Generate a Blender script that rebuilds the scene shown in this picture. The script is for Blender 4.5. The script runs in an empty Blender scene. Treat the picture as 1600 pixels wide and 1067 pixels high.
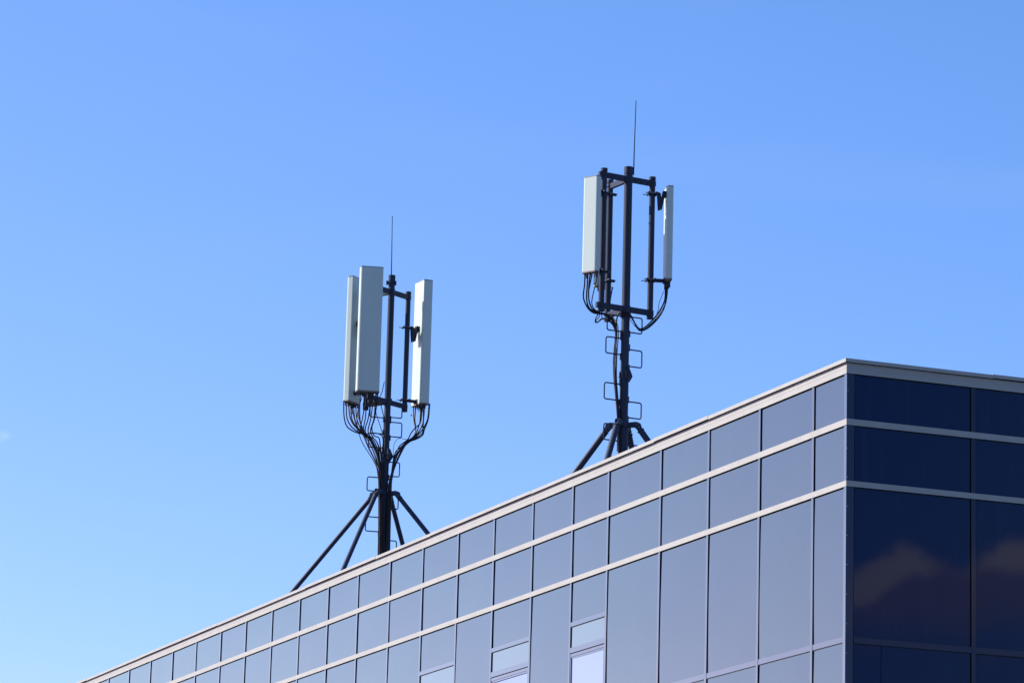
import bpy, bmesh, math, random
from mathutils import Vector, Matrix
random.seed(7)
S = bpy.context.scene
COL = S.collection
R = math.radians
PI = math.pi

# ------------------------------------------------------------------ tables (metres in each mast's own frame: right, away, up)
RUNG_L = [(1,0.3,5.847,5.556),(1,0.307,5.46,5.17),(1,0.288,4.66,4.378),(1,0.284,4.019,3.732),(1,0.277,3.1,2.821),(-1,0.353,5.816,5.533),(-1,0.359,5.21,4.928),(-1,0.359,4.332,4.058),(-1,0.363,3.541,3.256)]
RUNG_R = [(1,0.315,5.154,4.886),(1,0.323,4.59,4.304),(1,0.329,3.702,3.43),(1,0.327,2.972,2.711),(-1,0.346,5.144,4.88),(-1,0.362,4.763,4.484),(-1,0.374,3.98,3.702),(-1,0.369,3.285,3.014)]
CABLE_L = [(13.5,[(-0.88,0.27,5.915),(-0.88,0.27,5.807),(-0.866,0.228,5.592),(-0.815,0.19,5.405),(-0.723,0.164,5.312),(-0.594,0.134,5.247),(-0.479,0.11,5.22),(-0.376,0.085,5.154),(-0.282,0.048,4.996),(-0.172,-0.008,4.732),(-0.113,-0.02,4.475),(-0.089,-0.02,4.131),(-0.089,-0.02,3.773),(-0.08,-0.02,2.782)]),(13.5,[(-0.83,0.34,5.915),(-0.83,0.34,5.823),(-0.809,0.274,5.577),(-0.726,0.222,5.401),(-0.608,0.179,5.294),(-0.492,0.143,5.239),(-0.35,0.093,5.131),(-0.242,0.031,4.93),(-0.144,-0.052,4.635),(-0.102,-0.06,4.34),(-0.079,-0.06,4.021),(-0.055,-0.06,2.776)]),(13.5,[(-0.779,0.362,5.915),(-0.779,0.362,5.803),(-0.745,0.294,5.583),(-0.663,0.238,5.42),(-0.545,0.184,5.297),(-0.441,0.142,5.215),(-0.309,0.08,5.065),(-0.2,-0.003,4.822),(-0.134,-0.097,4.524),(-0.102,-0.1,4.141),(-0.074,-0.1,2.769)]),(13.5,[(-0.742,0.481,5.915),(-0.742,0.481,5.829),(-0.707,0.382,5.563),(-0.599,0.302,5.383),(-0.494,0.247,5.285),(-0.363,0.177,5.16),(-0.256,0.098,4.981),(-0.186,0.016,4.774),(-0.123,-0.09,4.398),(-0.072,-0.09,4.016),(-0.036,-0.09,2.772)]),(13.5,[(-0.641,0.582,5.915),(-0.641,0.582,5.84),(-0.621,0.489,5.627),(-0.55,0.397,5.429),(-0.469,0.33,5.302),(-0.338,0.246,5.174),(-0.231,0.152,4.992),(-0.167,0.055,4.782),(-0.111,-0.1,4.396),(-0.059,-0.1,3.989),(-0.017,-0.1,2.771)]),(13.5,[(-0.591,0.67,5.915),(-0.591,0.67,5.873),(-0.584,0.57,5.671),(-0.526,0.474,5.485),(-0.445,0.385,5.327),(-0.324,0.273,5.141),(-0.228,0.149,4.914),(-0.156,0.01,4.646),(-0.094,-0.11,4.267),(-0.045,-0.11,3.95),(-0.005,-0.11,2.77)]),(9.0,[(-0.679,0.522,5.915),(-0.679,0.522,5.826),(-0.643,0.422,5.535),(-0.556,0.323,5.259),(-0.473,0.246,5.053),(-0.339,0.156,4.835),(-0.232,0.082,4.651),(-0.17,0.019,4.481),(-0.133,0.0,4.158),(-0.092,0.0,2.785)]),(16.5,[(-0.717,0.521,5.915),(-0.717,0.521,5.825),(-0.614,0.379,5.449),(-0.48,0.291,5.256),(-0.37,0.186,4.994),(-0.282,0.112,4.815),(-0.207,0.044,4.651),(-0.148,-0.04,4.381),(-0.11,-0.04,4.024),(-0.092,-0.04,2.778)]),(12.0,[(-0.55,-0.707,5.91),(-0.55,-0.707,5.809),(-0.554,-0.594,5.564),(-0.533,-0.488,5.33),(-0.464,-0.398,5.146),(-0.358,-0.312,4.987),(-0.264,-0.229,4.827),(-0.181,-0.128,4.619),(-0.12,-0.12,4.29),(-0.055,-0.12,2.766)]),(12.0,[(-0.438,-0.633,5.91),(-0.438,-0.633,5.816),(-0.431,-0.56,5.626),(-0.437,-0.486,5.436),(-0.467,-0.412,5.245),(-0.451,-0.371,5.139),(-0.347,-0.316,5.038),(-0.228,-0.239,4.878),(-0.144,-0.144,4.643),(-0.096,-0.13,4.327),(-0.06,-0.13,4.009),(-0.03,-0.13,2.766)]),(12.0,[(-0.362,-0.683,5.91),(-0.362,-0.683,5.808),(-0.356,-0.603,5.62),(-0.385,-0.506,5.396),(-0.43,-0.438,5.241),(-0.413,-0.387,5.124),(-0.296,-0.319,5.013),(-0.202,-0.241,4.853),(-0.131,-0.137,4.619),(-0.069,-0.13,4.264),(0.008,-0.13,2.767)]),(12.0,[(-0.312,-0.617,5.91),(-0.312,-0.617,5.823),(-0.307,-0.554,5.657),(-0.335,-0.458,5.407),(-0.378,-0.379,5.204),(-0.337,-0.336,5.098),(-0.245,-0.285,4.996),(-0.163,-0.212,4.821),(-0.118,-0.134,4.62),(-0.071,-0.12,4.33),(0.02,-0.12,2.769)]),(12.0,[(-0.249,-0.67,5.91),(-0.249,-0.67,5.802),(-0.255,-0.596,5.625),(-0.272,-0.502,5.4),(-0.328,-0.415,5.198),(-0.286,-0.364,5.082),(-0.194,-0.308,4.981),(-0.126,-0.235,4.818),(-0.093,-0.151,4.618),(-0.058,-0.13,4.329),(0.033,-0.13,2.768)]),(12.0,[(-0.4,-0.628,5.91),(-0.4,-0.628,5.805),(-0.467,-0.532,5.579),(-0.498,-0.459,5.401),(-0.529,-0.386,5.223),(-0.476,-0.338,5.119),(-0.314,-0.275,5.169),(-0.188,-0.227,5.174),(-0.099,-0.188,5.136),(-0.072,-0.144,5.03),(-0.083,-0.1,4.884),(-0.087,-0.1,4.627),(-0.069,-0.1,4.27),(0.045,-0.1,2.773)]),(12.0,[(-0.212,-0.666,5.91),(-0.212,-0.666,5.804),(-0.235,-0.571,5.58),(-0.26,-0.495,5.402),(-0.304,-0.428,5.248),(-0.262,-0.366,5.108),(-0.16,-0.322,5.069),(-0.13,-0.266,4.94),(-0.096,-0.167,4.704),(-0.067,-0.12,4.394),(-0.017,-0.12,2.768)]),(9.0,[(-0.513,-0.642,5.91),(-0.513,-0.642,5.824),(-0.569,-0.564,5.646),(-0.6,-0.484,5.457),(-0.58,-0.395,5.245),(-0.438,-0.315,5.112),(-0.273,-0.248,5.079),(-0.181,-0.188,4.966),(-0.135,-0.1,4.754),(-0.1,-0.1,4.461),(-0.047,-0.1,4.015)]),(13.5,[(0.506,0.711,5.93),(0.506,0.711,5.893),(0.519,0.589,5.648),(0.555,0.494,5.461),(0.558,0.429,5.331),(0.485,0.357,5.211),(0.362,0.255,5.058),(0.24,0.143,4.878),(0.182,0.056,4.718),(0.126,-0.071,4.474),(0.082,-0.08,4.279),(0.066,-0.08,4.023),(0.083,-0.08,2.777)]),(13.5,[(0.551,0.771,5.93),(0.551,0.771,5.907),(0.538,0.635,5.657),(0.563,0.514,5.439),(0.522,0.414,5.262),(0.398,0.316,5.148),(0.288,0.208,4.995),(0.192,0.086,4.801),(0.136,-0.064,4.539),(0.083,-0.11,4.248),(0.054,-0.11,3.991),(0.07,-0.11,2.772)]),(13.5,[(0.646,0.517,5.93),(0.646,0.517,5.832),(0.639,0.423,5.579),(0.594,0.346,5.381),(0.546,0.294,5.253),(0.422,0.23,5.146),(0.299,0.16,5.012),(0.177,0.089,4.878),(0.145,0.014,4.683),(0.116,-0.06,4.411),(0.109,-0.06,4.053),(0.108,-0.06,2.781)]),(13.5,[(0.696,0.47,5.93),(0.696,0.47,5.824),(0.703,0.368,5.545),(0.632,0.295,5.359),(0.547,0.233,5.215),(0.41,0.167,5.107),(0.254,0.045,4.821),(0.185,-0.037,4.61),(0.111,-0.09,4.342),(0.084,-0.09,4.047),(0.095,-0.09,2.776)]),(13.5,[(0.72,0.358,5.93),(0.72,0.358,5.803),(0.704,0.265,5.459),(0.702,0.228,5.323),(0.634,0.198,5.237),(0.51,0.156,5.153),(0.386,0.111,5.057),(0.255,0.027,4.779),(0.162,-0.05,4.517),(0.102,-0.05,4.259),(0.097,-0.05,4.029),(0.12,-0.05,2.784)]),(13.5,[(0.809,0.409,5.93),(0.809,0.409,5.842),(0.79,0.33,5.605),(0.718,0.263,5.421),(0.633,0.211,5.291),(0.522,0.155,5.173),(0.397,0.103,5.094),(0.276,0.027,4.908),(0.156,-0.048,4.722),(0.115,-0.1,4.43),(0.089,-0.1,4.084),(0.083,-0.1,2.774)]),(13.5,[(0.82,0.349,5.93),(0.82,0.349,5.856),(0.802,0.283,5.596),(0.732,0.224,5.374),(0.697,0.191,5.251),(0.573,0.151,5.161),(0.448,0.114,5.098),(0.313,0.061,4.941),(0.196,-0.019,4.652),(0.13,-0.03,4.354),(0.115,-0.03,4.059),(0.127,-0.03,2.787)]),(12.0,[(0.671,0.524,5.93),(0.671,0.524,5.835),(0.653,0.406,5.55),(0.554,0.34,5.43),(0.469,0.273,5.298),(0.403,0.206,5.153),(0.249,0.113,5.001),(0.185,0.03,4.815),(0.158,-0.042,4.647),(0.106,-0.12,4.298),(0.066,-0.12,4.016),(0.058,-0.12,2.77)]),(5.2,[(0.447,0.15,5.144),(0.345,0.133,5.15),(0.243,0.115,5.162),(0.164,0.097,5.085),(0.133,0.075,4.951),(0.136,0.043,4.752),(0.113,0.0,4.487)]),(7.5,[(-0.192,-0.2,6.018),(-0.263,-0.183,5.89),(-0.27,-0.166,5.738),(-0.213,-0.142,5.539),(-0.144,-0.12,5.353),(-0.087,-0.1,5.192)]),(9.0,[(-0.092,-0.12,6.245),(-0.129,-0.117,6.037),(-0.169,-0.115,5.907),(-0.117,-0.112,5.677),(-0.072,-0.109,5.486),(-0.068,-0.104,5.166),(-0.034,-0.1,3.99)])]
CABLE_R = [(13.0,[(-0.692,-0.483,5.77),(-0.692,-0.483,5.741),(-0.694,-0.425,5.59),(-0.712,-0.356,5.409),(-0.683,-0.312,5.299),(-0.617,-0.267,5.201),(-0.53,-0.229,5.146),(-0.402,-0.183,5.143),(-0.295,-0.143,5.127),(-0.218,-0.102,5.05),(-0.167,-0.06,4.917),(-0.164,-0.06,4.742),(-0.18,-0.06,4.5),(-0.173,-0.06,4.139),(-0.128,-0.06,3.758),(-0.088,-0.06,3.378),(-0.078,-0.06,2.835)]),(13.0,[(-0.644,-0.458,5.77),(-0.644,-0.458,5.748),(-0.651,-0.398,5.565),(-0.658,-0.337,5.381),(-0.629,-0.293,5.249),(-0.552,-0.258,5.171),(-0.445,-0.222,5.138),(-0.327,-0.184,5.127),(-0.229,-0.146,5.061),(-0.162,-0.098,4.931),(-0.148,-0.09,4.735),(-0.164,-0.09,4.461),(-0.156,-0.09,4.1),(-0.111,-0.09,3.73),(-0.072,-0.09,3.372),(-0.056,-0.09,2.83)]),(13.0,[(-0.606,-0.546,5.77),(-0.606,-0.546,5.727),(-0.623,-0.447,5.52),(-0.62,-0.367,5.353),(-0.575,-0.303,5.226),(-0.488,-0.25,5.153),(-0.349,-0.189,5.148),(-0.241,-0.134,5.097),(-0.163,-0.069,4.982),(-0.144,-0.03,4.804),(-0.173,-0.03,4.419),(-0.151,-0.03,4.091),(-0.106,-0.03,3.71),(-0.066,-0.03,3.33),(-0.067,-0.03,2.842)]),(10.4,[(-0.574,-0.509,5.77),(-0.574,-0.509,5.737),(-0.608,-0.435,5.567),(-0.627,-0.375,5.428),(-0.591,-0.297,5.249),(-0.499,-0.247,5.175),(-0.359,-0.188,5.137),(-0.251,-0.136,5.074),(-0.173,-0.069,4.937),(-0.163,-0.04,4.691),(-0.189,-0.04,4.417),(-0.178,-0.04,4.11),(-0.139,-0.04,3.762),(-0.104,-0.04,3.381),(-0.093,-0.04,2.839)]),(9.1,[(-0.483,-0.626,5.77),(-0.483,-0.626,5.721),(-0.507,-0.558,5.583),(-0.526,-0.519,5.505),(-0.561,-0.445,5.357),(-0.564,-0.392,5.249),(-0.498,-0.341,5.164),(-0.359,-0.271,5.112),(-0.24,-0.205,5.036),(-0.162,-0.13,4.902),(-0.151,-0.1,4.623),(-0.164,-0.1,4.24),(-0.123,-0.1,3.771),(-0.078,-0.1,3.37),(-0.056,-0.1,2.828)]),(11.7,[(-0.233,0.759,5.805),(-0.233,0.759,5.83),(-0.252,0.674,5.686),(-0.275,0.558,5.491),(-0.289,0.473,5.348),(-0.243,0.405,5.244),(-0.154,0.307,5.113),(-0.118,0.183,4.908),(-0.133,-0.046,4.526),(-0.136,-0.08,4.135),(-0.107,-0.08,3.776),(-0.062,-0.08,3.374),(-0.046,-0.08,2.832)]),(14.3,[(-0.103,0.05,5.22),(-0.14,0.042,5.162),(-0.154,0.027,5.037),(-0.156,0.006,4.867),(-0.171,-0.028,4.584),(-0.17,-0.069,4.246),(-0.142,-0.1,3.913),(-0.108,-0.1,3.532),(-0.083,-0.1,3.098),(-0.067,-0.1,2.828)]),(10.4,[(-0.468,-0.2,5.209),(-0.471,-0.189,5.123),(-0.497,-0.182,5.069),(-0.506,-0.174,5.011),(-0.474,-0.17,4.996),(-0.432,-0.163,5.031),(-0.39,-0.156,5.061),(-0.315,-0.147,5.059),(-0.228,-0.134,5.009),(-0.173,-0.119,4.904),(-0.148,-0.1,4.755)]),(9.1,[(-0.441,-0.18,5.214),(-0.444,-0.158,5.098),(-0.481,-0.147,5.056),(-0.501,-0.136,5.003),(-0.453,-0.126,5.028),(-0.401,-0.113,5.076),(-0.304,-0.095,5.055),(-0.217,-0.074,4.99),(-0.167,-0.05,4.876)]),(7.8,[(-0.399,-0.15,5.233),(-0.402,-0.128,5.117),(-0.358,-0.116,5.077),(-0.272,-0.099,5.055),(-0.195,-0.077,4.968),(-0.16,-0.05,4.832)]),(13.0,[(0.654,0.398,5.85),(0.654,0.398,5.817),(0.662,0.316,5.597),(0.636,0.261,5.45),(0.542,0.178,5.252),(0.394,0.082,5.05),(0.288,0.025,4.952),(0.223,-0.002,4.95),(0.157,-0.047,5.026),(0.102,-0.098,5.123),(0.047,-0.1,5.182),(-0.039,-0.1,5.197),(-0.113,-0.1,5.162)]),(13.0,[(0.696,0.324,5.85),(0.696,0.324,5.8),(0.688,0.252,5.582),(0.647,0.177,5.364),(0.564,0.108,5.181),(0.437,0.037,5.018),(0.331,-0.012,4.928),(0.245,-0.045,4.902),(0.191,-0.075,4.954),(0.124,-0.12,5.064),(0.058,-0.12,5.15),(-0.017,-0.12,5.171),(-0.092,-0.12,5.136)]),(11.7,[(0.675,0.383,5.85),(0.675,0.383,5.814),(0.683,0.296,5.57),(0.653,0.233,5.4),(0.553,0.153,5.207),(0.416,0.069,5.031),(0.31,0.014,4.933),(0.234,-0.017,4.925),(0.174,-0.056,4.991),(0.113,-0.1,5.09),(0.047,-0.1,5.166)]),(5.2,[(0.634,0.36,5.685),(0.603,0.346,5.592),(0.562,0.329,5.476),(0.547,0.312,5.35),(0.522,0.3,5.269)]),(5.2,[(0.059,-0.08,5.104),(0.136,-0.035,5.006),(0.202,-0.005,4.949),(0.267,0.02,4.923),(0.352,0.05,4.953)])]

# light and air
SKY_STRENGTH = 0.10
SKY_AIR, SKY_DUST, SKY_OZONE = 0.7, 0.6, 8.0
SKY_TONE = ((1.4, .91), (1.02, .912), (1.0, 1.0))
SUN_E = 3.7
EXPOSURE = 1.29
CLOUD_LIT = (9.8, 8.7, 8.4)
CLOUD_DARK = (4.4, 3.9, 4.0)
LEAN = -.0016
PUFF = (180 - 13.26, 10.87)


# ------------------------------------------------------------------ materials
def mat(name):
    m = bpy.data.materials.new(name); m.use_nodes = True
    nt = m.node_tree; nt.nodes.clear()
    out = nt.nodes.new('ShaderNodeOutputMaterial')
    return m, nt, out

def N(nt, kind, **kw):
    n = nt.nodes.new(kind)
    for k, v in kw.items():
        if k.startswith('i_'):
            n.inputs[k[2:].replace('_', ' ')].default_value = v
        else: setattr(n, k, v)
    return n

def paint(name, col, rough=0.5, metal=0.0, var=0.12, scale=6.0, bump=0.0, spec=0.5, streak=False):
    """a real painted or metal surface: base colour with mottled dirt, roughness variation and a faint bump"""
    m, nt, out = mat(name); L = nt.links
    b = N(nt, 'ShaderNodeBsdfPrincipled', i_Roughness=rough, i_Metallic=metal)
    b.inputs['Specular IOR Level'].default_value = spec
    tc = N(nt, 'ShaderNodeTexCoord'); mp = N(nt, 'ShaderNodeMapping')
    L.new(tc.outputs['Object'], mp.inputs['Vector'])
    if streak: mp.inputs['Scale'].default_value = (1, 1, 0.12)
    no = N(nt, 'ShaderNodeTexNoise', i_Scale=scale, i_Detail=6.0, i_Roughness=0.62)
    L.new(mp.outputs[0], no.inputs['Vector'])
    mr = N(nt, 'ShaderNodeMapRange', i_To_Min=1 - var, i_To_Max=1 + var)
    mr.inputs['From Min'].default_value = 0.3; mr.inputs['From Max'].default_value = 0.7
    L.new(no.outputs['Fac'], mr.inputs['Value'])
    mx = N(nt, 'ShaderNodeVectorMath', operation='SCALE')
    mx.inputs[0].default_value = col[:3]
    L.new(mr.outputs[0], mx.inputs['Scale']); L.new(mx.outputs[0], b.inputs['Base Color'])
    r2 = N(nt, 'ShaderNodeMapRange', i_To_Min=max(0.02, rough - .1), i_To_Max=min(1, rough + .1))
    L.new(no.outputs['Fac'], r2.inputs['Value']); L.new(r2.outputs[0], b.inputs['Roughness'])
    if bump:
        bp = N(nt, 'ShaderNodeBump', i_Strength=bump, i_Distance=0.002)
        L.new(no.outputs['Fac'], bp.inputs['Height']); L.new(bp.outputs[0], b.inputs['Normal'])
    L.new(b.outputs[0], out.inputs[0])
    return m

def coated(name, base, f0, f90, power, tint=(1, 1, 1), rough=0.02, wave=0.0, base_rough=0.5):
    """coated facade glass or enamel panel: dark body colour under a mirror coat whose reflectance rises towards grazing"""
    m, nt, out = mat(name); L = nt.links
    tc = N(nt, 'ShaderNodeTexCoord')
    oi = N(nt, 'ShaderNodeObjectInfo')
    # body colour, a little different from panel to panel, with dust and a few rain runs
    mp = N(nt, 'ShaderNodeMapping'); mp.inputs['Scale'].default_value = (1.0, 1.0, 0.10)
    add = N(nt, 'ShaderNodeVectorMath', operation='ADD')
    sc = N(nt, 'ShaderNodeVectorMath', operation='SCALE'); sc.inputs[0].default_value = (37, 11, 23)
    L.new(oi.outputs['Random'], sc.inputs['Scale'])
    L.new(tc.outputs['Object'], add.inputs[0]); L.new(sc.outputs[0], add.inputs[1])
    L.new(add.outputs[0], mp.inputs['Vector'])
    runs = N(nt, 'ShaderNodeTexNoise', i_Scale=9.0, i_Detail=4.0)
    L.new(mp.outputs[0], runs.inputs['Vector'])
    dust = N(nt, 'ShaderNodeTexNoise', i_Scale=1.3, i_Detail=5.0)
    L.new(add.outputs[0], dust.inputs['Vector'])
    mr = N(nt, 'ShaderNodeMapRange', i_To_Min=0.0, i_To_Max=1.0)
    mr.inputs['From Min'].default_value = .52; mr.inputs['From Max'].default_value = .8
    L.new(runs.outputs['Fac'], mr.inputs['Value'])
    sp = N(nt, 'ShaderNodeTexVoronoi', i_Scale=2.2); L.new(mp.outputs[0], sp.inputs['Vector'])
    spm = N(nt, 'ShaderNodeMapRange', i_To_Min=1.0, i_To_Max=0.0)
    spm.inputs['From Min'].default_value = .015; spm.inputs['From Max'].default_value = .03
    L.new(sp.outputs['Distance'], spm.inputs['Value'])
    mixd = N(nt, 'ShaderNodeMixRGB'); mixd.inputs['Color1'].default_value = (*base, 1)
    mixd.inputs['Color2'].default_value = (.30, .30, .33, 1)
    f = N(nt, 'ShaderNodeMath', operation='MULTIPLY'); f.inputs[1].default_value = .016
    L.new(mr.outputs[0], f.inputs[0])
    f2 = N(nt, 'ShaderNodeMath', operation='MULTIPLY_ADD'); f2.inputs[1].default_value = .35
    L.new(spm.outputs[0], f2.inputs[0]); L.new(f.outputs[0], f2.inputs[2])
    L.new(f2.outputs[0], mixd.inputs['Fac'])
    dif = N(nt, 'ShaderNodeBsdfDiffuse', i_Roughness=base_rough); L.new(mixd.outputs[0], dif.inputs['Color'])
    glo = N(nt, 'ShaderNodeBsdfGlossy', i_Roughness=rough)
    gt = N(nt, 'ShaderNodeMixRGB', blend_type='MIX'); gt.inputs['Color1'].default_value = (*tint, 1)
    gt.inputs['Color2'].default_value = (tint[0] * 1.0, tint[1] * .955, tint[2] * .985, 1)
    L.new(oi.outputs['Random'], gt.inputs['Fac']); L.new(gt.outputs[0], glo.inputs['Color'])
    lw = N(nt, 'ShaderNodeLayerWeight', i_Blend=0.5)
    pw = N(nt, 'ShaderNodeMath', operation='POWER'); pw.inputs[1].default_value = power
    L.new(lw.outputs['Facing'], pw.inputs[0])
    fr = N(nt, 'ShaderNodeMapRange', i_To_Min=f0, i_To_Max=f90); L.new(pw.outputs[0], fr.inputs['Value'])
    dm = N(nt, 'ShaderNodeMapRange', i_To_Min=.96, i_To_Max=1.04)
    L.new(dust.outputs['Fac'], dm.inputs['Value'])
    fm = N(nt, 'ShaderNodeMath', operation='MULTIPLY', use_clamp=True); L.new(fr.outputs[0], fm.inputs[0]); L.new(dm.outputs[0], fm.inputs[1])
    if wave:
        bp = N(nt, 'ShaderNodeBump', i_Strength=wave, i_Distance=0.004)
        wv = N(nt, 'ShaderNodeTexNoise', i_Scale=0.8, i_Detail=1.0); L.new(add.outputs[0], wv.inputs['Vector'])
        L.new(wv.outputs['Fac'], bp.inputs['Height']); L.new(bp.outputs[0], glo.inputs['Normal'])
    mix = N(nt, 'ShaderNodeMixShader')
    L.new(fm.outputs[0], mix.inputs[0]); L.new(dif.outputs[0], mix.inputs[1]); L.new(glo.outputs[0], mix.inputs[2])
    L.new(mix.outputs[0], out.inputs[0])
    return m

M = {}
M['panel'] = coated('coated_panel', (.0, .0135, .076), .006, 1.14, 2.5, (.88, .97, .69), wave=.09)
M['glass'] = coated('window_glass', (.02, .025, .03), .08, 1.0, 1.05, (.90, .965, .93), wave=.06, rough=.008)
M['toplight'] = coated('fixed_light_glass', (.015, .02, .035), .05, .95, 1.45, (.88, .98, .72), wave=.06, rough=.008)
M['lowglass'] = coated('lower_window_glass', (.010, .012, .016), .05, .95, 2.6, (.95, .97, .95), rough=.01)
M['alu'] = paint('pale_aluminium', (.322, .320, .290), .55, 0.0, .06, 3.0, spec=.2, streak=True)
M['mullion'] = coated('anodised_mullion', (.004, .013, .066), .010, 1.32, 2.4, (.94, .965, .71), rough=.06)
M['gasket_shade'] = paint('black_gasket_shade', (.006, .006, .008), .7, spec=.2)  # seals, and painted shade under trims and beside mullions
M['post'] = coated('corner_sheet', (.003, .013, .070), .014, 1.5, 2.6, (.95, .985, .73), rough=.06)
M['rivet'] = paint('bright_rivet', (.55, .55, .55), .35, .6)
M['wall'] = paint('dark_wall', (.03, .03, .035), .8)
M['roof'] = paint('roof_gravel', (.075, .07, .068), .95, 0, .3, 25, .6)
M['steel'] = paint('painted_dark_steel', (.025, .036, .060), .55, 0.0, .25, 9.0, .15, spec=.14, streak=True)
M['steel_light'] = paint('worn_galvanised_steel', (.11, .115, .13), .55, 0.3, .2, 14.0, .2)
M['radome'] = paint('weathered_white_radome', (.44, .525, .475), .45, 0, .035, 3.0, spec=.4, streak=True)
M['cap'] = paint('grey_end_cap', (.20, .17, .15), .6, 0, .35, 30.0)
M['topcap'] = paint('pale_grey_cap', (.16, .19, .21), .6, 0, .2, 20.0)
M['rubber'] = paint('black_cable_rubber', (.010, .010, .014), .55, 0, .2, 20, spec=.25)
M['white'] = paint('white_plastic', (.72, .72, .70), .4, 0, .05)
M['ground'] = paint('asphalt_ground', (.035, .042, .036), .95, 0, .35, .15)

# ------------------------------------------------------------------ mesh builder
class MB:
    def __init__(s): s.v = []; s.f = []; s.mi = []; s.sm = []; s.mats = []
    def slot(s, m):
        if m not in s.mats: s.mats.append(m)
        return s.mats.index(m)
    def add(s, vs, fs, m, smooth=False):
        o = len(s.v); s.v += [tuple(v) for v in vs]; k = s.slot(m)
        for f in fs:
            s.f.append(tuple(o + i for i in f)); s.mi.append(k); s.sm.append(smooth)
    def box(s, a, b, m, sides=None):
        x0, y0, z0 = a; x1, y1, z1 = b
        vs = [(x0, y0, z0), (x1, y0, z0), (x1, y1, z0), (x0, y1, z0), (x0, y0, z1), (x1, y0, z1), (x1, y1, z1), (x0, y1, z1)]
        fs = {'-z': (0, 3, 2, 1), '+z': (4, 5, 6, 7), '-y': (0, 1, 5, 4), '+x': (1, 2, 6, 5), '+y': (2, 3, 7, 6), '-x': (3, 0, 4, 7)}
        o = len(s.v); s.v += vs
        for k, f in fs.items():
            mm = (sides or {}).get(k, m)
            s.f.append(tuple(o + i for i in f)); s.mi.append(s.slot(mm)); s.sm.append(False)
    def obox(s, c, ax, ay, az, m):
        """box from its centre and three half-axis vectors"""
        c, ax, ay, az = map(Vector, (c, ax, ay, az))
        vs = [c + i * ax + j * ay + k * az for k in (-1, 1) for j, i in ((-1, -1), (-1, 1), (1, 1), (1, -1))]
        s.add(vs, [(0, 3, 2, 1), (4, 5, 6, 7), (0, 1, 5, 4), (1, 2, 6, 5), (2, 3, 7, 6), (3, 0, 4, 7)], m)
    def prism(s, prof, z0, z1, m, smooth=False):
        n = len(prof)
        vs = [(x, y, z0) for x, y in prof] + [(x, y, z1) for x, y in prof]
        s.add(vs, [(i, (i + 1) % n, n + (i + 1) % n, n + i) for i in range(n)], m, smooth)
        s.add(vs, [tuple(range(n - 1, -1, -1)), tuple(range(n, 2 * n))], m)
    def plate(s, pts, normal, th, m):
        nv = Vector(normal).normalized() * th / 2; n = len(pts); P = [Vector(p) for p in pts]
        vs = [p - nv for p in P] + [p + nv for p in P]
        s.add(vs, [(i, (i + 1) % n, n + (i + 1) % n, n + i) for i in range(n)] + [tuple(range(n - 1, -1, -1)), tuple(range(n, 2 * n))], m)
    def tube(s, pts, r, m, n=10, caps=True, r1=None, closed=False):
        P = [Vector(p) for p in pts]; k = len(P)
        T = []
        for i in range(k):
            a = P[i - 1] if (i or closed) else P[i]; b = P[(i + 1) % k] if (i < k - 1 or closed) else P[i]
            T.append((b - a).normalized())
        ref = Vector((0, 0, 1)) if abs(T[0].z) < .9 else Vector((1, 0, 0))
        u = T[0].cross(ref).normalized(); vs = []
        for i in range(k):
            u = (u - T[i] * u.dot(T[i])).normalized(); w = T[i].cross(u)
            rr = r if r1 is None else r + (r1 - r) * i / (k - 1)
            for j in range(n):
                a = 2 * PI * j / n; vs.append(P[i] + rr * (math.cos(a) * u + math.sin(a) * w))
        fs = [(i * n + j, i * n + (j + 1) % n, (i + 1) * n + (j + 1) % n, (i + 1) * n + j) for i in range(k - 1) for j in range(n)]
        s.add(vs, fs, m, True)
        if caps:
            s.add(vs[:n], [tuple(range(n - 1, -1, -1))], m); s.add(vs[-n:], [tuple(range(n))], m)
    def dome(s, c, r, axis, m, n=8):
        a = Vector(axis).normalized(); u = a.orthogonal().normalized(); w = a.cross(u); c = Vector(c); vs = []
        for e in (0, .5, .85):
            for j in range(n):
                t = 2 * PI * j / n
                vs.append(c + r * (math.sqrt(1 - e * e) * (math.cos(t) * u + math.sin(t) * w) + e * a))
        vs.append(c + r * a)
        s.add(vs, [(i * n + j, i * n + (j + 1) % n, (i + 1) * n + (j + 1) % n, (i + 1) * n + j) for i in range(2) for j in range(n)] + [(2 * n + j, 2 * n + (j + 1) % n, 3 * n) for j in range(n)], m, True)
    def build(s, name, parent=None, loc=None, fix=True):
        me = bpy.data.meshes.new(name); me.from_pydata(s.v, [], s.f)
        for m in s.mats: me.materials.append(m)
        me.polygons.foreach_set('material_index', s.mi); me.polygons.foreach_set('use_smooth', s.sm)
        if fix:
            bm = bmesh.new(); bm.from_mesh(me); bmesh.ops.recalc_face_normals(bm, faces=bm.faces); bm.to_mesh(me); bm.free()
        me.update()
        o = bpy.data.objects.new(name, me); COL.objects.link(o)
        if parent: o.parent = parent
        if loc: o.location = loc
        return o

def thing(name, label, cat, loc=(0, 0, 0), rz=0, group=None):
    o = bpy.data.objects.new(name, None); COL.objects.link(o)
    o.location = loc; o.rotation_euler = (0, 0, rz); o.empty_display_size = .5
    o['label'] = label; o['category'] = cat
    if group: o['group'] = group
    return o

def spline(pts, n=5):
    """Catmull-Rom through the points"""
    P = [Vector(p) for p in pts]; out = []
    for i in range(len(P) - 1):
        a = P[max(i - 1, 0)]; b = P[i]; c = P[i + 1]; d = P[min(i + 2, len(P) - 1)]
        for k in range(n):
            t = k / n
            out.append(.5 * ((2 * b) + (c - a) * t + (2 * a - 5 * b + 4 * c - d) * t * t + (3 * b - a - 3 * c + d) * t ** 3))
    out.append(P[-1]); return out

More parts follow.
